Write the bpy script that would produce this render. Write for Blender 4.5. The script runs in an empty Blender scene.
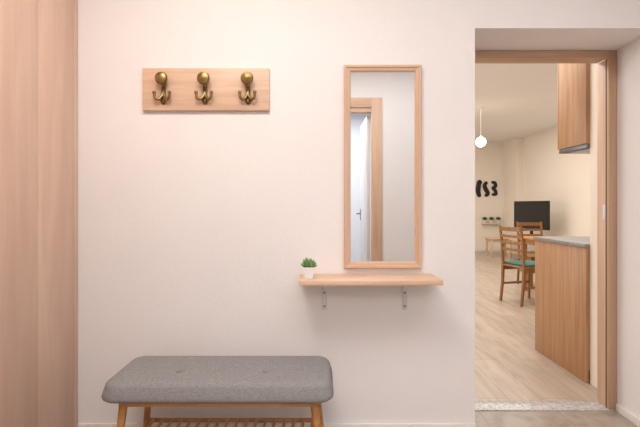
import bpy, bmesh, math, random
from mathutils import Vector, Matrix
random.seed(4)
S = bpy.context.scene; C = S.collection
PI = math.pi
try:
    S.view_settings.view_transform = 'Standard'
except Exception: pass

# ------------------------------------------------------------ materials
def lin(c):
    r = []
    for v in c[:3]:
        v = v/255.0
        r.append(v/12.92 if v <= .04045 else ((v+.055)/1.055)**2.4)
    return (r[0], r[1], r[2], 1)

def base(name):
    m = bpy.data.materials.new(name); m.use_nodes = True
    nt = m.node_tree
    return m, nt, nt.nodes['Principled BSDF']

def mat(name, rgb, rough=.6, metal=0, var=.06, scale=8, bump=0, bscale=60, emit=0, emitc=None):
    m, nt, b = base(name)
    tc = nt.nodes.new('ShaderNodeTexCoord')
    n = nt.nodes.new('ShaderNodeTexNoise'); n.inputs['Scale'].default_value = scale; n.inputs['Detail'].default_value = 4
    nt.links.new(tc.outputs['Object'], n.inputs['Vector'])
    cr = nt.nodes.new('ShaderNodeValToRGB')
    c = lin(rgb)
    cr.color_ramp.elements[0].position = .3; cr.color_ramp.elements[1].position = .7
    cr.color_ramp.elements[0].color = (c[0]*(1-var), c[1]*(1-var), c[2]*(1-var), 1)
    cr.color_ramp.elements[1].color = (min(1, c[0]*(1+var)), min(1, c[1]*(1+var)), min(1, c[2]*(1+var)), 1)
    nt.links.new(n.outputs['Fac'], cr.inputs['Fac']); nt.links.new(cr.outputs['Color'], b.inputs['Base Color'])
    b.inputs['Roughness'].default_value = rough; b.inputs['Metallic'].default_value = metal
    if bump:
        n2 = nt.nodes.new('ShaderNodeTexNoise'); n2.inputs['Scale'].default_value = bscale; n2.inputs['Detail'].default_value = 3
        nt.links.new(tc.outputs['Object'], n2.inputs['Vector'])
        bp = nt.nodes.new('ShaderNodeBump'); bp.inputs['Strength'].default_value = bump; bp.inputs['Distance'].default_value = .01
        nt.links.new(n2.outputs['Fac'], bp.inputs['Height']); nt.links.new(bp.outputs['Normal'], b.inputs['Normal'])
    if emit:
        b.inputs['Emission Color'].default_value = lin(emitc or rgb); b.inputs['Emission Strength'].default_value = emit
    return m

def wood(name, dark, light, axis='Z', rough=.45, across=28, along=1.2, bump=.05):
    m, nt, b = base(name)
    tc = nt.nodes.new('ShaderNodeTexCoord'); mp = nt.nodes.new('ShaderNodeMapping')
    sc = [across]*3; sc['XYZ'.index(axis)] = along
    mp.inputs['Scale'].default_value = sc
    nt.links.new(tc.outputs['Object'], mp.inputs['Vector'])
    n = nt.nodes.new('ShaderNodeTexNoise'); n.inputs['Scale'].default_value = 1; n.inputs['Detail'].default_value = 7
    n.inputs['Roughness'].default_value = .6; n.inputs['Distortion'].default_value = .5
    nt.links.new(mp.outputs['Vector'], n.inputs['Vector'])
    cr = nt.nodes.new('ShaderNodeValToRGB')
    cr.color_ramp.elements[0].position = .3; cr.color_ramp.elements[1].position = .68
    cr.color_ramp.elements[0].color = lin(dark); cr.color_ramp.elements[1].color = lin(light)
    nt.links.new(n.outputs['Fac'], cr.inputs['Fac']); nt.links.new(cr.outputs['Color'], b.inputs['Base Color'])
    bp = nt.nodes.new('ShaderNodeBump'); bp.inputs['Strength'].default_value = bump; bp.inputs['Distance'].default_value = .005
    nt.links.new(n.outputs['Fac'], bp.inputs['Height']); nt.links.new(bp.outputs['Normal'], b.inputs['Normal'])
    b.inputs['Roughness'].default_value = rough
    return m

def bricks(name, c1, c2, mortar, w, h, rotz, rough=.4, msize=.003, off=.5, grain=.8, lo=(.78, .75, .72)):
    m, nt, b = base(name)
    tc = nt.nodes.new('ShaderNodeTexCoord'); mp = nt.nodes.new('ShaderNodeMapping')
    mp.inputs['Rotation'].default_value = (0, 0, rotz)
    nt.links.new(tc.outputs['Object'], mp.inputs['Vector'])
    br = nt.nodes.new('ShaderNodeTexBrick'); br.inputs['Scale'].default_value = 1
    br.inputs['Brick Width'].default_value = w; br.inputs['Row Height'].default_value = h
    br.inputs['Mortar Size'].default_value = msize; br.inputs['Mortar Smooth'].default_value = .3
    br.inputs['Color1'].default_value = lin(c1); br.inputs['Color2'].default_value = lin(c2); br.inputs['Mortar'].default_value = lin(mortar)
    br.offset = off
    nt.links.new(mp.outputs['Vector'], br.inputs['Vector'])
    mp2 = nt.nodes.new('ShaderNodeMapping'); mp2.inputs['Scale'].default_value = (2.2, 14, 1) if w > 1 else (9, 9, 9)
    nt.links.new(mp.outputs['Vector'], mp2.inputs['Vector'])
    n = nt.nodes.new('ShaderNodeTexNoise'); n.inputs['Scale'].default_value = 1; n.inputs['Detail'].default_value = 6; n.inputs['Distortion'].default_value = .8
    nt.links.new(mp2.outputs['Vector'], n.inputs['Vector'])
    cr = nt.nodes.new('ShaderNodeValToRGB'); cr.color_ramp.elements[0].color = lo+(1,); cr.color_ramp.elements[1].color = (1, 1, 1, 1)
    cr.color_ramp.elements[0].position = .3; cr.color_ramp.elements[1].position = .6
    nt.links.new(n.outputs['Fac'], cr.inputs['Fac'])
    mx = nt.nodes.new('ShaderNodeMixRGB'); mx.blend_type = 'MULTIPLY'; mx.inputs[0].default_value = grain
    nt.links.new(br.outputs['Color'], mx.inputs[1]); nt.links.new(cr.outputs['Color'], mx.inputs[2])
    nt.links.new(mx.outputs[0], b.inputs['Base Color']); b.inputs['Roughness'].default_value = rough
    return m

M = {}
M['wall'] = mat('wall_paint', (234, 229, 227), .75, var=.02, scale=1.5, bump=.06, bscale=70)
M['wall_living'] = mat('wall_cream', (240, 229, 214), .8, var=.015, scale=1)
M['wall_blue'] = mat('wall_blue', (226, 227, 232), .8, var=.015, scale=1)
M['ceiling'] = mat('ceiling_paint', (240, 238, 235), .85, var=.01, scale=1)
M['skirting'] = mat('skirting_white', (230, 226, 220), .5, var=.02)
M['tile'] = bricks('hall_tile', (168, 155, 141), (160, 148, 135), (142, 131, 119), .45, .45, 0, .35, .003, 0, 1.0, (.68, .65, .62))
M['laminate'] = bricks('laminate', (198, 180, 163), (185, 168, 151), (146, 130, 115), 1.3, .19, PI/2, .30, .002, grain=.95, lo=(.74, .71, .69))
M['marble'] = mat('threshold_stone', (190, 186, 182), .25, var=.34, scale=70)
M['oak_h'] = wood('oak_horizontal', (204, 166, 138), (226, 194, 168), 'X', along=2.2, across=34)
M['frame_v'] = wood('frame_wood_vertical', (200, 163, 134), (220, 185, 157), 'Z')
M['frame_h'] = wood('frame_wood_horizontal', (200, 163, 134), (220, 185, 157), 'X')
M['ward'] = wood('wardrobe_wood', (204, 169, 148), (216, 185, 165), 'Z', rough=.5, across=14, along=1.4)
M['jamb_v'] = wood('jamb_wood_vertical', (176, 139, 111), (198, 160, 131), 'Z')
M['jamb_h'] = wood('jamb_wood_horizontal', (182, 147, 119), (204, 168, 139), 'X')
M['kit'] = wood('kitchen_wood', (160, 115, 76), (194, 147, 104), 'Z', across=30, along=1.3)
M['honey'] = wood('honey_wood', (160, 106, 58), (192, 138, 84), 'X', across=30, along=3)
M['chair'] = wood('chair_wood', (124, 82, 42), (162, 114, 64), 'Z', across=30, along=3)
M['pale'] = wood('pale_wood', (205, 176, 138), (224, 196, 160), 'X')
M['edge_strip'] = mat('jamb_edge_brown', (96, 70, 52), .7)
M['brass'] = mat('antique_brass', (142, 118, 74), .38, .9, var=.25, scale=40)
M['brass_dark'] = mat('antique_brass_dark', (108, 90, 58), .42, .9, var=.25, scale=40)
M['steel'] = mat('zinc_steel', (214, 213, 214), .45, .2, var=.04)
M['granite'] = mat('grey_worktop', (140, 134, 127), .4, var=.22, scale=70)
M['hood'] = mat('hood_steel', (112, 112, 114), .35, .6, var=.05)
M['white'] = mat('white_ceramic', (240, 238, 234), .3, var=.02)
M['cream'] = mat('cream_board', (226, 214, 196), .5, var=.02)
M['door_white'] = mat('white_door', (230, 228, 228), .45, var=.02)
M['soil'] = mat('soil', (60, 44, 32), .9, var=.3, scale=90)
M['green'] = mat('succulent_green', (118, 154, 92), .5, var=.3, scale=50)
M['green2'] = mat('leaf_green', (40, 84, 40), .5, var=.35, scale=30)
M['teal'] = mat('teal_fabric', (74, 112, 104), .9, var=.15, scale=60)
M['black'] = mat('black_plastic', (16, 16, 18), .35, var=.1)
M['screen'] = mat('screen_glass', (10, 11, 14), .12, var=.05)
M['art'] = mat('black_lacquer', (20, 18, 18), .5, var=.1)
M['globe'] = mat('lamp_globe', (255, 240, 214), .4, var=.0, emit=8, emitc=(255, 240, 212))
M['cord'] = mat('lamp_cord', (210, 202, 190), .6)
# bench fabric
def fabric():
    m, nt, b = base('grey_melange_fabric')
    tc = nt.nodes.new('ShaderNodeTexCoord')
    mixs = []
    for sc in ((520, 90, 520), (90, 520, 520)):
        mp = nt.nodes.new('ShaderNodeMapping'); mp.inputs['Scale'].default_value = sc
        nt.links.new(tc.outputs['Object'], mp.inputs['Vector'])
        n = nt.nodes.new('ShaderNodeTexNoise'); n.inputs['Scale'].default_value = 1; n.inputs['Detail'].default_value = 4
        nt.links.new(mp.outputs['Vector'], n.inputs['Vector']); mixs.append(n)
    ad = nt.nodes.new('ShaderNodeMath'); ad.operation = 'ADD'
    nt.links.new(mixs[0].outputs['Fac'], ad.inputs[0]); nt.links.new(mixs[1].outputs['Fac'], ad.inputs[1])
    hf = nt.nodes.new('ShaderNodeMath'); hf.operation = 'MULTIPLY'; hf.inputs[1].default_value = .5
    nt.links.new(ad.outputs[0], hf.inputs[0])
    cr = nt.nodes.new('ShaderNodeValToRGB')
    cr.color_ramp.elements[0].position = .37; cr.color_ramp.elements[1].position = .63
    cr.color_ramp.elements[0].color = lin((113, 110, 110)); cr.color_ramp.elements[1].color = lin((157, 154, 153))
    nt.links.new(hf.outputs[0], cr.inputs['Fac']); nt.links.new(cr.outputs['Color'], b.inputs['Base Color'])
    bp = nt.nodes.new('ShaderNodeBump'); bp.inputs['Strength'].default_value = .2; bp.inputs['Distance'].default_value = .0015
    nt.links.new(hf.outputs[0], bp.inputs['Height']); nt.links.new(bp.outputs['Normal'], b.inputs['Normal'])
    b.inputs['Roughness'].default_value = .95
    return m
M['fabric'] = fabric()
m, nt, b = base('mirror_silver'); b.inputs['Metallic'].default_value = 1; b.inputs['Roughness'].default_value = .015
n = nt.nodes.new('ShaderNodeTexNoise'); n.inputs['Scale'].default_value = 2
cr = nt.nodes.new('ShaderNodeValToRGB'); cr.color_ramp.elements[0].color = (.82, .84, .84, 1); cr.color_ramp.elements[1].color = (.85, .86, .86, 1)
nt.links.new(n.outputs['Fac'], cr.inputs['Fac']); nt.links.new(cr.outputs['Color'], b.inputs['Base Color'])
M['mirror'] = m

# ------------------------------------------------------------ geometry helpers
def merge(dst, src):
    me = bpy.data.meshes.new('tmp'); src.to_mesh(me); src.free(); dst.from_mesh(me); bpy.data.meshes.remove(me)

def box(bm, x0, x1, y0, y1, z0, z1, bev=0, seg=2, rot=None, about=None):
    t = bmesh.new()
    bmesh.ops.create_cube(t, size=1)
    for v in t.verts:
        v.co = Vector((x0+(v.co.x+.5)*(x1-x0), y0+(v.co.y+.5)*(y1-y0), z0+(v.co.z+.5)*(z1-z0)))
    if bev: bmesh.ops.bevel(t, geom=t.edges[:], offset=bev, segments=seg, profile=.5, affect='EDGES')
    if rot:
        bmesh.ops.rotate(t, verts=t.verts[:], cent=about or Vector(((x0+x1)/2, (y0+y1)/2, (z0+z1)/2)), matrix=rot)
    merge(bm, t)

def tube(bm, pts, r, seg=12, flat=None):
    pts = [Vector(p) for p in pts]
    rs = r if isinstance(r, (list, tuple)) else [r]*len(pts)
    rings = []; up = None
    for i, p in enumerate(pts):
        d = (pts[min(i+1, len(pts)-1)] - pts[max(i-1, 0)]).normalized()
        if up is None:
            up = d.orthogonal().normalized()
        else:
            up = (up - d*up.dot(d)).normalized()
        s = d.cross(up)
        ring = []
        for k in range(seg):
            a = 2*PI*k/seg
            o = (up*math.cos(a)+s*math.sin(a))*rs[i]
            if flat: o.y *= flat
            ring.append(bm.verts.new(p+o))
        rings.append(ring)
    for i in range(len(rings)-1):
        for k in range(seg):
            bm.faces.new((rings[i][k], rings[i][(k+1) % seg], rings[i+1][(k+1) % seg], rings[i+1][k]))
    bm.faces.new(rings[0][::-1]); bm.faces.new(rings[-1])

def smooth_path(ctrl, n=6):
    P = [Vector(p) for p in ctrl]; out = []
    for i in range(len(P)-1):
        p0 = P[max(i-1, 0)]; p1 = P[i]; p2 = P[i+1]; p3 = P[min(i+2, len(P)-1)]
        for k in range(n):
            t = k/n
            out.append(.5*((2*p1)+(p2-p0)*t+(2*p0-5*p1+4*p2-p3)*t*t+(3*p1-p0-3*p2+p3)*t**3))
    out.append(P[-1]); return out

def lathe(bm, prof, cen=(0, 0, 0), axis='Z', seg=28):
    cen = Vector(cen); rings = []
    for r, h in prof:
        ring = []
        for k in range(seg):
            a = 2*PI*k/seg; u, v = r*math.cos(a), r*math.sin(a)
            p = {'Z': (u, v, h), 'Y': (u, h, v), 'X': (h, u, v)}[axis]
            ring.append(bm.verts.new(cen+Vector(p)))
        rings.append(ring)
    for i in range(len(rings)-1):
        for k in range(seg):
            bm.faces.new((rings[i][k], rings[i][(k+1) % seg], rings[i+1][(k+1) % seg], rings[i+1][k]))
    bm.faces.new(rings[0]); bm.faces.new(rings[-1])

def ball(bm, c, r, sx=1, sy=1, sz=1, seg=16):
    t = bmesh.new(); bmesh.ops.create_uvsphere(t, u_segments=seg, v_segments=seg//2+2, radius=r)
    for v in t.verts: v.co = Vector((v.co.x*sx, v.co.y*sy, v.co.z*sz))+Vector(c)
    merge(bm, t)

def world_loc(o):
    v = Vector((0, 0, 0))
    while o is not None:
        v += o.location; o = o.parent
    return v

def obj(name, bm, m, parent=None, label=None, sharp=.6, loc=None):
    """coordinates in bm are world ones; the mesh is stored relative to its parent (or loc)"""
    off = world_loc(parent) if parent else Vector(loc or (0, 0, 0))
    bmesh.ops.recalc_face_normals(bm, faces=bm.faces[:])
    for v in bm.verts: v.co -= off
    for f in bm.faces: f.smooth = True
    for e in bm.edges:
        if len(e.link_faces) == 2 and e.calc_face_angle(0) > sharp: e.smooth = False
    me = bpy.data.meshes.new(name); bm.to_mesh(me); bm.free()
    me.materials.append(m)
    o = bpy.data.objects.new(name, me); C.objects.link(o)
    if parent: o.parent = parent
    else: o.location = off
    if label: o['label'] = label
    return o

def thing(name, label, cat, loc=(0, 0, 0), group=None):
    o = bpy.data.objects.new(name, None); o.empty_display_size = .1; C.objects.link(o)
    o.location = loc; o['label'] = label; o['category'] = cat
    if group: o['group'] = group
    return o

def struct(name, bm, m, label=None):
    o = obj(name, bm, m); o['kind'] = 'structure'
    if label: o['label'] = label
    return o

def copy_tree(o, parent=None):
    c = o.copy(); C.objects.link(c)
    if parent: c.parent = parent
    for ch in list(o.children):
        copy_tree(ch, c)
    return c

B = bmesh.new
H = 2.74
W = 2.14          # hall wall with the mirror
# ------------------------------------------------------------ the setting: hall
bm = B()
box(bm, -2.0, .771, W, 2.55, 0, H)
box(bm, .771, 1.69, W, 2.55, 2.05, H)
struct('wall_front', bm, M['wall'], 'warm white hallway wall with mirror and coat rack, pierced by the doorway')
bm = B(); box(bm, 1.69, 1.80, -.35, 2.55, 0, H)
struct('wall_right', bm, M['wall'], 'white hallway side wall right of the doorway')
bm = B(); box(bm, -1.90, -1.80, -.35, W, 0, H)
struct('wall_left', bm, M['wall'], 'white hallway wall behind the wardrobe')
bm = B()
box(bm, -1.90, -.30, -.45, -.35, 0, H); box(bm, .60, 1.80, -.45, -.35, 0, H); box(bm, -.30, .60, -.45, -.35, 2.21, H)
struct('wall_back', bm, M['wall'], 'white wall with a wooden door frame, seen in the mirror')
bm = B(); box(bm, -1.90, 1.80, -.45, 2.443, -.05, 0)
struct('floor', bm, M['tile'], 'mottled grey beige tiled hallway floor')
bm = B(); box(bm, -2.1, 4.9, -.45, 10.9, H, H+.06)
struct('ceiling', bm, M['ceiling'], 'white ceiling')
# living room
bm = B(); box(bm, -2.1, 4.9, 2.56, 10.85, -.05, 0)
struct('floor', bm, M['laminate'], 'pale oak laminate floor of the living room')
bm = B(); box(bm, 1.77, 4.9, 2.55, 2.82, 0, H)
struct('wall_front', bm, M['wall_living'], 'cream wall behind the kitchen cabinets')
bm = B(); box(bm, -2.1, 4.9, 10.75, 10.85, 0, H)
struct('wall_back', bm, M['wall_living'], 'cream far wall of the living room')
bm = B(); box(bm, 4.75, 4.9, 2.82, 10.75, 0, H); box(bm, 4.58, 4.75, 10.05, 10.75, 0, H)
struct('wall_right', bm, M['wall_living'], 'cream side wall of the living room with a corner pilaster')
bm = B(); box(bm, -2.1, -2.0, 2.55, 10.75, 0, H)
struct('wall_left', bm, M['wall_living'], 'cream left wall of the living room')
# skirting
bm = B(); box(bm, -1.20, .771, W-.014, W, 0, .086, .002)
struct('baseboard_front', bm, M['skirting'])
bm = B(); box(bm, 1.676, 1.69, .0, 2.44, 0, .045, .002)
struct('baseboard_right', bm, M['skirting'])
bm = B(); box(bm, -2.0, 4.58, 10.735, 10.75, 0, .06, .002)
struct('baseboard_back', bm, M['skirting'])
bm = B(); box(bm, 4.735, 4.75, 2.82, 10.05, 0, .06, .002)
struct('baseboard_right', bm, M['skirting'])
# threshold
bm = B(); box(bm, .771, 1.69, 2.443, 2.56, -.05, .006, .002)
struct('trim_1', bm, M['marble'], 'speckled grey stone threshold in the doorway')
# door frame
d1 = thing('door_1', 'wooden door frame of the open doorway into the living room', 'door', (1.23, 2.45, 0)); d1['kind'] = 'structure'
for xa, xb in ((1.642, 1.689), (.772, .82)):
    bm = B(); box(bm, xa, xb, 2.443, 2.463, 0.006, 2.049, .003)
    obj('casing', bm, M['jamb_v'], d1)
bm = B(); box(bm, .82, 1.642, 2.443, 2.463, 2.005, 2.049, .003)
obj('head_casing', bm, M['jamb_h'], d1)
for xa, xb in ((1.650, 1.689), (.772, .812)):
    bm = B(); box(bm, xa, xb, 2.463, 2.56, 0.006, 2.01, .002)
    obj('lining', bm, M['frame_v'], d1)
bm = B(); box(bm, .812, 1.650, 2.463, 2.56, 2.012, 2.049, .002)
obj('head_lining', bm, M['jamb_h'], d1)
bm = B(); box(bm, 1.643, 1.650, 2.4635, 2.474, .006, 2.008)  # thin dark strip drawing the dark line between casing and lining
obj('edge_strip', bm, M['edge_strip'], d1, 'dark brown strip at the step between casing and lining')
bm = B(); box(bm, 1.6465, 1.6505, 2.482, 2.506, 1.08, 1.17, .001); box(bm, 1.6455, 1.6475, 2.489, 2.499, 1.10, 1.15)
obj('strike_plate', bm, M['steel'], d1, 'small metal strike plate')

# second door (behind the camera, seen in the mirror)
d2 = thing('door_2', 'open white door in a wooden frame on the opposite wall, seen in the mirror', 'door', (.15, -.35, 0)); d2['kind'] = 'structure'
for xa, xb in ((.55, .665), (-.365, -.25)):
    bm = B(); box(bm, xa, xb, -.35, -.332, 0, 2.32, .004)
    obj('casing', bm, M['frame_v'], d2)
bm = B(); box(bm, -.25, .55, -.35, -.332, 2.215, 2.32, .004); obj('head_casing', bm, M['frame_h'], d2)
bm = B(); box(bm, .56, .60, -.45, -.35, 0, 2.2); box(bm, -.30, -.26, -.45, -.35, 0, 2.2); box(bm, -.26, .56, -.45, -.35, 2.17, 2.21)
obj('lining', bm, M['frame_v'], d2)
bm = B(); box(bm, .515, .553, -1.25, -.46, .01, 2.16, .003)
leaf = obj('door_leaf', bm, M['door_white'], d2)
bm = B(); tube(bm, [(.515, -1.19, 1.06), (.47, -1.19, 1.06)], .009); tube(bm, smooth_path([(.47, -1.195, 1.06), (.465, -1.15, 1.06), (.465, -1.08, 1.06)]), .009)
box(bm, .509, .516, -1.215, -1.165, .98, 1.12, .002)
obj('door_handle', bm, M['hood'], leaf)
# room beyond that door
bm = B(); box(bm, -1.5, 1.6, -3.1, -.45, -.05, 0); struct('floor', bm, M['tile'])
bm = B(); box(bm, -1.5, 1.6, -3.1, -.45, H, H+.05); struct('ceiling', bm, M['ceiling'])
bm = B(); box(bm, -1.5, 1.6, -3.2, -3.1, 0, H); box(bm, -1.6, -1.5, -3.2, -.45, 0, H); box(bm, 1.6, 1.7, -3.2, -.45, 0, H)
struct('wall_back', bm, M['wall_blue'], 'cool white wall of the room behind, glimpsed in the mirror')

# ------------------------------------------------------------ wardrobe (left)
w = thing('wardrobe', 'tall light wood wardrobe at the left edge beside the white wall', 'wardrobe', (-1.5, 1.2, 0))
bm = B(); box(bm, -1.798, -1.224, .30, W-.002, 0, 2.40, .002); box(bm, -1.224, -1.203, 2.105, W-.002, 0, 2.40, .001)
obj('body', bm, M['ward'], w)
for a, c_ in ((.302, 1.064), (1.068, 1.8345), (1.8365, 2.102)):
    bm = B(); box(bm, -1.2235, -1.204, a, c_, .06, 2.395, .001)
    dd = obj('door', bm, M['ward'], w)
    if c_ < 1.2:
        bm = B(); tube(bm, [(-1.204, a+.7, .98), (-1.175, a+.7, .98), (-1.175, a+.7, 1.12), (-1.204, a+.7, 1.12)], .005)
        obj('handle', bm, M['steel'], dd)

# ------------------------------------------------------------ coat rack
cr_ = thing('coat_rack', 'light wood coat rack board with three antique brass hooks', 'coat rack', (-.564, W, 1.741))
bm = B(); box(bm, -.877, -.251, W-.02, W, 1.636, 1.846, .003)
obj('board', bm, M['oak_h'], cr_)
fy = W-.02
for hx in (-.770, -.566, -.354):
    bm = B()
    box(bm, hx-.011, hx+.011, fy-.007, fy, 1.684, 1.800, .0028, 3)
    ball(bm, (hx, fy-.004, 1.803), .012, 1, .5, 1)
    ball(bm, (hx, fy-.005, 1.680), .013, 1, .5, 1.2)
    hk = obj('hook', bm, M['brass_dark'], cr_)
    bm = B()
    tube(bm, smooth_path([(hx, fy-.004, 1.752), (hx, fy-.014, 1.757), (hx, fy-.026, 1.778)]), .009)
    lathe(bm, [(.003, .0), (.014, -.002), (.026, -.005), (.0300, -.010), (.0310, -.015), (.0295, -.020), (.026, -.024), (.0235, -.0245), (.018, -.027), (.010, -.029), (.001, -.030)], (hx, fy-.022, 1.785), 'Y')
    obj('knob', bm, M['brass'], hk)
    for s in (-1, 1):
        bm = B()
        pts = smooth_path([(hx, fy-.004, 1.724), (hx+s*.007, fy-.012, 1.702), (hx+s*.019, fy-.020, 1.687), (hx+s*.033, fy-.026, 1.693), (hx+s*.037, fy-.028, 1.712)])
        tube(bm, pts, [.009-.0025*i/(len(pts)-1) for i in range(len(pts))])
        ball(bm, (hx+s*.037, fy-.028, 1.718), .009)
        obj('prong', bm, M['brass'], hk)
    for z in (1.803, 1.693):
        bm = B()
        lathe(bm, [(.004, 0), (.004, -.004), (.002, -.005)], (hx, fy-.0062, z), 'Y', 12)
        obj('screw', bm, M['brass_dark'], hk)

# ------------------------------------------------------------ mirror
X0, X1, Z0, Z1 = .119, .502, .857, 1.862
mr = thing('wall_mirror', 'tall narrow wall mirror in a light wood frame above the shelf', 'mirror', ((X0+X1)/2, W, Z0))
def frame_piece(sides):
    prof = [(0, 0), (0, .018), (.003, .022), (.012, .022), (.016, .017), (.026, .015), (.031, .011), (.034, .004), (.034, 0)]
    bm = B()
    def corner(i, off):   # rect corner inset by off
        return ((X0+off, Z0+off), (X1-off, Z0+off), (X1-off, Z1-off), (X0+off, Z1-off))[i]
    for i in sides:
        j = (i+1) % 4; r1 = []; r2 = []
        for off, h in prof:
            a = corner(i, off); c = corner(j, off)
            r1.append(bm.verts.new((a[0], W-h, a[1]))); r2.append(bm.verts.new((c[0], W-h, c[1])))
        n = len(prof)
        for k in range(n-1):
            bm.faces.new((r1[k], r1[k+1], r2[k+1], r2[k]))
        bm.faces.new(r1); bm.faces.new(r2)
    return bm
obj('frame_rail', frame_piece([0]), M['frame_h'], mr, sharp=.4)
obj('frame_rail', frame_piece([2]), M['frame_h'], mr, sharp=.4)
obj('frame_stile', frame_piece([1]), M['frame_v'], mr, sharp=.4)
obj('frame_stile', frame_piece([3]), M['frame_v'], mr, sharp=.4)
bm = B(); box(bm, X0+.033, X1-.033, W-.006, W-.001, Z0+.033, Z1-.033)
obj('mirror_glass', bm, M['mirror'], mr)

# ------------------------------------------------------------ shelf
sh = thing('wall_shelf', 'small light wood wall shelf on two metal brackets below the mirror', 'shelf', (.23, W, .829))
bm = B(); box(bm, -.095, .557, W-.200, W, .806, .829, .002)
obj('shelf_board', bm, M['oak_h'], sh)
for bx_ in (.022, .421):
    bm = B()
    box(bm, bx_-.012, bx_+.012, W-.006, W, .650, .806, .0015)
    box(bm, bx_-.012, bx_+.012, W-.192, W, .799, .806, .0015)
    br = obj('bracket', bm, M['steel'], sh)
    for z in (.668, .735):
        bm = B(); lathe(bm, [(.005, 0), (.0045, -.002), (.001, -.003)], (bx_, W-.0058, z), 'Y', 12)
        obj('screw', bm, M['hood'], br)

# ------------------------------------------------------------ potted succulent
px_, py_ = -.052, W-.140
pt = thing('potted_succulent', 'small green succulent in a white tapered pot on the wall shelf', 'plant', (px_, py_, .829))
bm = B()
t = bmesh.new(); bmesh.ops.create_cube(t, size=1)
for v in t.verts:
    k = .028 if v.co.z > 0 else .019
    v.co = Vector((px_+(1 if v.co.x > 0 else -1)*k, py_+(1 if v.co.y > 0 else -1)*k, .829+(.054 if v.co.z > 0 else 0)))
bmesh.ops.bevel(t, geom=t.edges[:], offset=.003, segments=2, affect='EDGES'); merge(bm, t)
obj('pot', bm, M['white'], pt)
bm = B(); box(bm, px_-.023, px_+.023, py_-.023, py_+.023, .880, .8852, .001); obj('soil', bm, M['soil'], pt)
bm = B()
for cx, cy, sc in ((0, 0, 1.25), (-.016, -.012, 1.05), (.017, -.010, 1.1), (-.008, .013, 1.05)):
    for ring, (n, el, ln) in enumerate(((6, .35, .025), (5, .8, .029), (4, 1.2, .032))):
        for k in range(n):
            a = 2*PI*k/n+ring*.5+cx*60+random.uniform(-.2, .2); e = el+random.uniform(-.15, .15); L = ln*sc*random.uniform(.8, 1.15)
            d = Vector((math.cos(a)*math.cos(e), math.sin(a)*math.cos(e), math.sin(e)))
            o = Vector((px_+cx, py_+cy, .885))
            tube(bm, [o, o+d*L*.35, o+d*L*.7+Vector((0, 0, .001)), o+d*L+Vector((0, 0, .003))], [.0024, .005*sc, .0044*sc, .0006], 6)
obj('leaves', bm, M['green'], pt)

# ------------------------------------------------------------ bench
bx0, bx1, by0, by1 = -.872, .048, 1.688, 2.035
cz0, cz1 = .388, .463
be = thing('bench', 'upholstered grey bench with honey wood legs and slatted shoe rack', 'bench', ((bx0+bx1)/2, (by0+by1)/2, 0))
cx, cy = (bx0+bx1)/2, (by0+by1)/2; hx_, hy_ = (bx1-bx0)/2, (by1-by0)/2
def axis_pts(h, n):
    a = [0, .003, .008, .015, .024, .035, .048]
    inner = [.06+(h-.06)*k/n for k in range(n+1)]
    ins = a+inner
    left = [-(h-i) for i in ins]; right = [-v for v in left[::-1]][1:]
    return left+right
R = .065; rr = .028
xs = axis_pts(hx_, 60); ys = axis_pts(hy_, 20)
tufts = [(-.605, 1.845), (-.235, 1.845)]
bm = B(); grid = []
for yv in ys:
    row = []
    for xv in xs:
        x, y = xv, yv
        e = min(hx_-abs(x), hy_-abs(y))
        dx = abs(x)-(hx_-R); dy = abs(y)-(hy_-R)
        if dx > 0 and dy > 0:
            l = math.hypot(dx, dy); mm = max(dx, dy)
            x = math.copysign(hx_-R+dx*mm/l, x); y = math.copysign(hy_-R+dy*mm/l, y)
        z = cz1-rr+math.sqrt(max(0, rr*rr-(rr-min(e, rr))**2))
        z += .006*(1-math.exp(-e/.06))
        for tx, ty in tufts:
            ddx = cx+x-tx; ddy = cy+y-ty; q = ddx*ddx+ddy*ddy
            z -= .010*math.exp(-q/.0005)+.006*math.exp(-q/.006)
        row.append(bm.verts.new((cx+x, cy+y, z)))
    grid.append(row)
for j in range(len(ys)-1):
    for i in range(len(xs)-1):
        bm.faces.new((grid[j][i], grid[j][i+1], grid[j+1][i+1], grid[j+1][i]))
bd = [grid[0][i] for i in range(len(xs))]+[grid[j][-1] for j in range(1, len(ys))]+[grid[-1][i] for i in range(len(xs)-2, -1, -1)]+[grid[j][0] for j in range(len(ys)-2, 0, -1)]
prev = bd
for ins, z in ((-.003, cz1-rr-.008), (-.007, .412), (-.008, .404), (-.006, .397), (0, .391), (.014, cz0)):
    ring = []
    for v in bd:
        ring.append(bm.verts.new((cx+(v.co.x-cx)*(1-ins/hx_), cy+(v.co.y-cy)*(1-ins/hy_), z)))
    for k in range(len(bd)):
        bm.faces.new((prev[k], prev[(k+1) % len(bd)], ring[(k+1) % len(bd)], ring[k]))
    prev = ring
bm.faces.new(prev)
cu = obj('cushion', bm, M['fabric'], be, sharp=1.2)
for tx, ty in tufts:
    bm = B(); ball(bm, (tx, ty, cz1-.007), .011, 1, 1, .4); obj('button', bm, M['fabric'], cu)
bm = B()
box(bm, -.800, -.005, 1.705, 1.727, .368, .388, .003); box(bm, -.800, -.005, 1.983, 2.005, .368, .388, .003)
box(bm, -.800, -.778, 1.727, 1.983, .368, .388, .003); box(bm, -.027, -.005, 1.727, 1.983, .368, .388, .003)
obj('seat_frame', bm, M['honey'], be)
for (xt, yt, xb, yb) in ((-.785, 1.718, -.825, 1.700), (-.022, 1.718, .020, 1.700), (-.785, 1.992, -.825, 2.010), (-.022, 1.992, .020, 2.010)):
    bm = B(); n = 6
    tube(bm, [(xt+(xb-xt)*k/n, yt+(yb-yt)*k/n, .372*(1-k/n)) for k in range(n+1)], [.0165-.005*k/n for k in range(n+1)], 16)
    obj('leg', bm, M['honey'], be)
bm = B(); zr = .170
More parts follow.
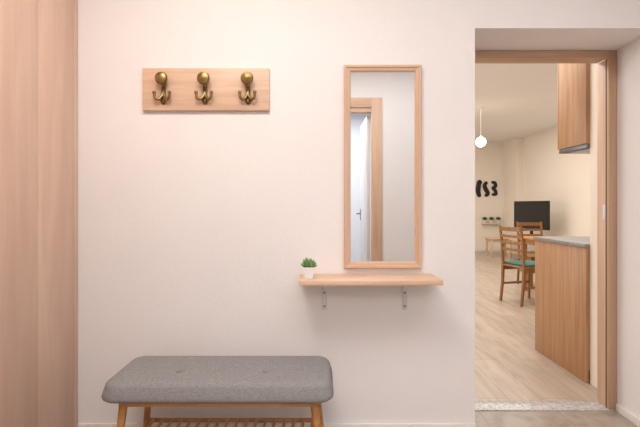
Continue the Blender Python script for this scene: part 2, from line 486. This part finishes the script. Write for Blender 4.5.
tube(bm, [(-.806, 1.712, zr), (0.0, 1.712, zr)], .010, 12); tube(bm, [(-.806, 2.000, zr), (0.0, 2.000, zr)], .010, 12)
nsl = 18
for k in range(nsl):
    x = -.770+(.735)*k/(nsl-1)
    tube(bm, [(x, 1.712, zr+.004), (x, 2.000, zr+.004)], .0065, 8)
obj('shoe_rack', bm, M['honey'], be)

# ------------------------------------------------------------ kitchen
KX, KY = 1.745, 2.82
kb = thing('base_cabinet', 'wood kitchen base cabinet seen end on inside the doorway', 'cabinet', (2.35, 3.14, 0))
bm = B(); box(bm, KX, KX+.018, KY+.001, 3.49, 0, .886, .001); obj('end_panel', bm, M['kit'], kb)
bm = B(); box(bm, KX+.019, 2.95, KY+.001, 3.468, .09, .886); box(bm, KX+.019, 2.95, KY+.05, 3.38, 0, .09); obj('carcass', bm, M['kit'], kb)
for k in range(2):
    bm = B(); box(bm, KX+.022+.59*k, KX+.022+.585+.59*k, 3.469, 3.487, .10, .875, .002); dd = obj('door', bm, M['kit'], kb)
    bm = B(); xh = KX+.3+.59*k; tube(bm, [(xh-.07, 3.487, .82), (xh-.07, 3.515, .82), (xh+.07, 3.515, .82), (xh+.07, 3.487, .82)], .005); obj('handle', bm, M['steel'], dd)
bm = B(); box(bm, KX-.008, 2.96, KY+.001, 3.505, .8865, .914, .003)
wt = obj('worktop', bm, M['granite'], None, 'grey speckled worktop on the kitchen base cabinet', loc=(KX, KY, .88)); wt['category'] = 'worktop'
kw = thing('wall_cabinet', 'wood kitchen wall cabinet hanging above the worktop', 'cabinet', (2.05, 2.99, 1.575))
bm = B(); box(bm, KX, 2.35, KY+.001, 3.14, 1.575, 2.45, .001); obj('carcass', bm, M['kit'], kw)
bm = B(); box(bm, KX, 2.349, 3.142, 3.16, 1.577, 2.448, .0015); dd = obj('door', bm, M['kit'], kw)
bm = B(); tube(bm, [(2.30, 3.16, 1.60), (2.30, 3.185, 1.60), (2.30, 3.185, 1.74), (2.30, 3.16, 1.74)], .005); obj('handle', bm, M['steel'], dd)
eh = thing('extractor_hood', 'slim grey extractor hood under the kitchen wall cabinet', 'extractor hood', (2.05, 2.99, 1.53))
bm = B(); box(bm, KX+.004, 2.34, KY+.001, 3.15, 1.545, 1.5745, .003); obj('hood_body', bm, M['hood'], eh)
bm = B(); box(bm, KX+.05, 2.28, KY+.04, 3.10, 1.540, 1.546, .002); obj('filter', bm, M['steel'], eh)

# ------------------------------------------------------------ living room furniture
tb = thing('dining_table', 'honey wood dining table between two ladder back chairs', 'table', (3.1, 5.44, 0))
bm = B(); box(bm, 2.74, 3.50, 4.95, 5.93, .715, .74, .004); obj('tabletop', bm, M['honey'], tb)
bm = B()
box(bm, 2.79, 2.81, 5.02, 5.86, .64, .715); box(bm, 3.43, 3.45, 5.02, 5.86, .64, .715); box(bm, 2.81, 3.43, 5.0, 5.02, .64, .715); box(bm, 2.81, 3.43, 5.86, 5.88, .64, .715)
obj('apron', bm, M['honey'], tb)
for x in (2.77, 3.42):
    for y in (4.98, 5.85):
        bm = B(); box(bm, x, x+.05, y, y+.05, 0, .715, .003); obj('leg', bm, M['honey'], tb)

def make_chair(label):
    t = thing('dining_chair', label, 'chair', (0, 0, 0), 'dining chairs')
    for s in (-1, 1):
        bm = B(); tube(bm, [(-.235, s*.175, 0), (-.205, s*.175, .25), (-.200, s*.175, .45), (-.215, s*.175, .70), (-.245, s*.175, .92)], [.017, .019, .019, .017, .015], 4)
        obj('rear_leg', bm, M['chair'], t, sharp=.9)
        bm = B(); tube(bm, [(.185, s*.175, 0), (.185, s*.175, .43)], [.016, .02], 4); obj('front_leg', bm, M['chair'], t)
        bm = B(); box(bm, -.20, .185, s*.175-.008, s*.175+.008, .20, .225, .002); obj('stretcher', bm, M['chair'], t)
    bm = B(); box(bm, -.21, .21, -.195, .195, .43, .452, .006); obj('seat', bm, M['chair'], t)
    bm = B(); box(bm, -.20, .185, -.185, -.165, .38, .43); box(bm, -.20, .185, .165, .185, .38, .43); box(bm, .17, .19, -.165, .165, .38, .43); obj('seat_frame', bm, M['chair'], t)
    for x, z, h in ((-.243, .885, .05), (-.232, .80, .032), (-.223, .72, .032), (-.212, .64, .032)):
        bm = B(); n = 8
        pr = None
        for k in range(n+1):
            y = -.17+.34*k/n; bow = -.018*(1-(y/.17)**2)
            vs = [bm.verts.new((x+bow+a, y, z+b_)) for a, b_ in ((-.007, -h/2), (.007, -h/2), (.007, h/2), (-.007, h/2))]
            if pr:
                for q in range(4): bm.faces.new((pr[q], pr[(q+1) % 4], vs[(q+1) % 4], vs[q]))
            else: bm.faces.new(vs)
            pr = vs
        bm.faces.new(pr)
        obj('top_rail' if h > .04 else 'back_slat', bm, M['chair'], t)
    return t
ch = make_chair('brown ladder back dining chair with teal seat pad at the left side of the table')
c2 = copy_tree(ch); c2['label'] = 'brown ladder back chair at the far table end, before the television'
ch.location = (2.49, 5.17, 0); ch.rotation_euler = (0, 0, .28)
c2.location = (3.12, 6.17, 0); c2.rotation_euler = (0, 0, -PI/2)
bm = B(); box(bm, -.185, .20, -.185, .185, .452, .482, .012, 3)
sp = obj('seat_cushion', bm, M['teal'], None, 'flat teal seat pad on the nearer dining chair'); sp['category'] = 'cushion'
sp.location = (2.49, 5.17, 0.0005); sp.rotation_euler = (0, 0, .28)

# television and its bench
tvb = thing('television_bench', 'low pale wood bench under the television along the side wall', 'tv bench', (4.38, 8.6, 0))
bm = B(); box(bm, 4.04, 4.72, 7.95, 9.25, .42, .45, .004); obj('bench_top', bm, M['pale'], tvb)
bm = B(); box(bm, 4.06, 4.70, 7.97, 9.23, .16, .18, .003); obj('bench_shelf', bm, M['pale'], tvb)
for x in (4.05, 4.67):
    for y in (7.96, 9.20):
        bm = B(); box(bm, x, x+.04, y, y+.04, 0, .42, .002); obj('leg', bm, M['pale'], tvb)
tv = thing('television', 'black flat screen television on a stand, turned towards the room', 'television', (0, 0, 0))
bm = B(); box(bm, -.50, .50, -.02, .02, .24, .80, .006); obj('housing', bm, M['black'], tv)
bm = B(); box(bm, -.488, .488, -.0225, -.0195, .255, .79); obj('screen', bm, M['screen'], tv)
bm = B(); box(bm, -.03, .03, -.005, .03, .01, .26, .004); box(bm, -.19, .19, -.09, .09, 0, .012, .004); obj('stand', bm, M['black'], tv)
tv.location = (4.22, 8.6, .45); tv.rotation_euler = (0, 0, -1.36)

st = thing('side_table', 'low pale wood side table against the far living room wall', 'table', (4.0, 9.8, 0))
bm = B(); box(bm, 3.80, 4.30, 9.58, 9.95, .40, .425, .004); obj('tabletop', bm, M['pale'], st)
for x in (3.82, 4.24):
    for y in (9.60, 9.89):
        bm = B(); box(bm, x, x+.04, y, y+.04, 0, .40, .002); obj('leg', bm, M['pale'], st)
bm = B(); box(bm, 3.83, 4.27, 9.61, 9.63, .33, .40); box(bm, 3.83, 4.27, 9.90, 9.92, .33, .40); box(bm, 3.83, 3.85, 9.63, 9.90, .33, .40); box(bm, 4.25, 4.27, 9.63, 9.90, .33, .40); obj('apron', bm, M['pale'], st)

ws = thing('wall_shelf', 'narrow cream wall shelf holding three small plants on the far wall', 'shelf', (4.25, 10.75, .73))
bm = B(); box(bm, 4.02, 4.48, 10.60, 10.75, .705, .725, .003); obj('shelf_board', bm, M['cream'], ws)
for x in (4.10, 4.40):
    bm = B(); box(bm, x-.01, x+.01, 10.74, 10.75, .62, .705); box(bm, x-.01, x+.01, 10.63, 10.75, .695, .705); obj('bracket', bm, M['cream'], ws)
def make_pot(label):
    t = thing('potted_plant', label, 'plant', (0, 0, 0), 'small plants on the far wall shelf')
    bm = B(); lathe(bm, [(.030, 0), (.042, .06), (.045, .075), (.040, .075), (.038, .066), (.001, .066)]); obj('pot', bm, M['cream'], t)
    bm = B()
    for k in range(40):
        a = random.uniform(0, 2*PI); e = random.uniform(.6, 1.5); L = random.uniform(.07, .105)
        d = Vector((math.cos(a)*math.cos(e), math.sin(a)*math.cos(e), math.sin(e))); o = Vector((0, 0, .062))
        tube(bm, [o, o+d*L*.4, o+d*L*.75, o+d*L-Vector((0, 0, .006))], [.004, .012, .012, .001], 5)
    obj('leaves', bm, M['green2'], t)
    return t
p0 = make_pot('leftmost small green plant on the far wall shelf')
p1 = copy_tree(p0); p1['label'] = 'middle one of three small green plants on the far wall shelf'
p2 = copy_tree(p0); p2['label'] = 'rightmost small green plant on the far wall shelf'
for p, x in ((p0, 4.08), (p1, 4.25), (p2, 4.42)): p.location = (x, 10.67, .725)

# black wall ornaments
yA = 10.735
def art(label, parts, x):
    bm = B()
    for ctrl, rad in parts:
        pts = smooth_path([(a, yA, z) for a, z in ctrl], 8)
        n = len(pts)-1
        tube(bm, pts, [rad*(.45+.55*math.sin(PI*min(1, max(0, i/n)))**.5) for i in range(n+1)], 10, flat=.25)
    o = obj('wall_ornament', bm, M['art'], None, label, loc=(x, 10.75, 1.35)); o['category'] = 'wall decoration'; o['group'] = 'black wall ornaments'
    return o
art('leftmost black wall ornament, a tall thick upright shape', [([(3.99, 1.37), (3.95, 1.50), (3.96, 1.66), (4.00, 1.79)], .064), ([(3.92, 1.72), (3.99, 1.76), (4.03, 1.70)], .036)], 3.97)
art('middle black wall ornament, a thick curl beside the tall one', [([(4.12, 1.39), (4.19, 1.46), (4.14, 1.56), (4.11, 1.66), (4.17, 1.75)], .055)], 4.15)
art('rightmost black wall ornament, a double curved shape', [([(4.29, 1.43), (4.39, 1.45), (4.36, 1.55), (4.29, 1.59)], .045), ([(4.29, 1.59), (4.38, 1.64), (4.36, 1.72), (4.28, 1.74)], .045)], 4.34)

# pendant
pl = thing('pendant_lamp', 'round glowing glass pendant lamp on a cord from the living room ceiling', 'lamp', (2.58, 6.9, 2.18))
bm = B(); lathe(bm, [(.001, H), (.05, H), (.048, H-.02), (.02, H-.035), (.001, H-.036)], (2.58, 6.9, 0)); obj('canopy', bm, M['white'], pl)
bm = B(); tube(bm, [(2.58, 6.9, H-.03), (2.58, 6.9, 2.28)], .0035, 8); obj('cord', bm, M['cord'], pl)
bm = B(); lathe(bm, [(.001, 2.285), (.016, 2.28), (.018, 2.255), (.001, 2.254)], (2.58, 6.9, 0)); obj('socket', bm, M['white'], pl)
bm = B(); ball(bm, (2.58, 6.9, 2.18), .080, seg=24); obj('globe', bm, M['globe'], pl)

# ------------------------------------------------------------ lights
def area(name, loc, rot, sx, sy, e, col):
    l = bpy.data.lights.new(name, 'AREA'); l.shape = 'RECTANGLE'; l.size = sx; l.size_y = sy; l.energy = e; l.color = col
    o = bpy.data.objects.new(name, l); C.objects.link(o); o.location = loc; o.rotation_euler = rot; return o
area('hall_ceiling_light', (-.50, .90, 2.70), (0, 0, 0), .65, .65, 27, (1, .94, .87))
area('hall_fill_light', (.6, .6, 2.70), (0, 0, 0), 1.5, .9, 20, (.94, .955, 1))
area('living_ceiling_light', (2.2, 6.6, 2.70), (0, 0, 0), 3.0, 5.0, 120, (1, .955, .90))
area('living_side_fill', (-1.95, 6.0, 1.5), (0, -PI/2, 0), 1.8, 3.0, 60, (.96, .97, 1))  # added soft fill from the left; this wall has no window
area('kitchen_light', (1.1, 3.6, 2.70), (0, 0, 0), .8, .8, 18, (1, .965, .92))
area('back_room_light', (0, -1.8, 2.68), (0, 0, 0), 1.5, 1.5, 66, (.95, .96, 1))
wd = bpy.data.worlds.new('world'); S.world = wd; wd.use_nodes = True
wd.node_tree.nodes['Background'].inputs[0].default_value = (.9, .95, 1, 1); wd.node_tree.nodes['Background'].inputs[1].default_value = .5

# ------------------------------------------------------------ camera
cd = bpy.data.cameras.new('camera'); cam = bpy.data.objects.new('camera', cd); C.objects.link(cam)
cam.location = (0, 0, 1.17); cam.rotation_euler = (PI/2, 0, 0)
cd.sensor_width = 36; cd.lens = 430/640*36; cd.shift_y = -8.5/640; cd.clip_start = .02
S.camera = cam
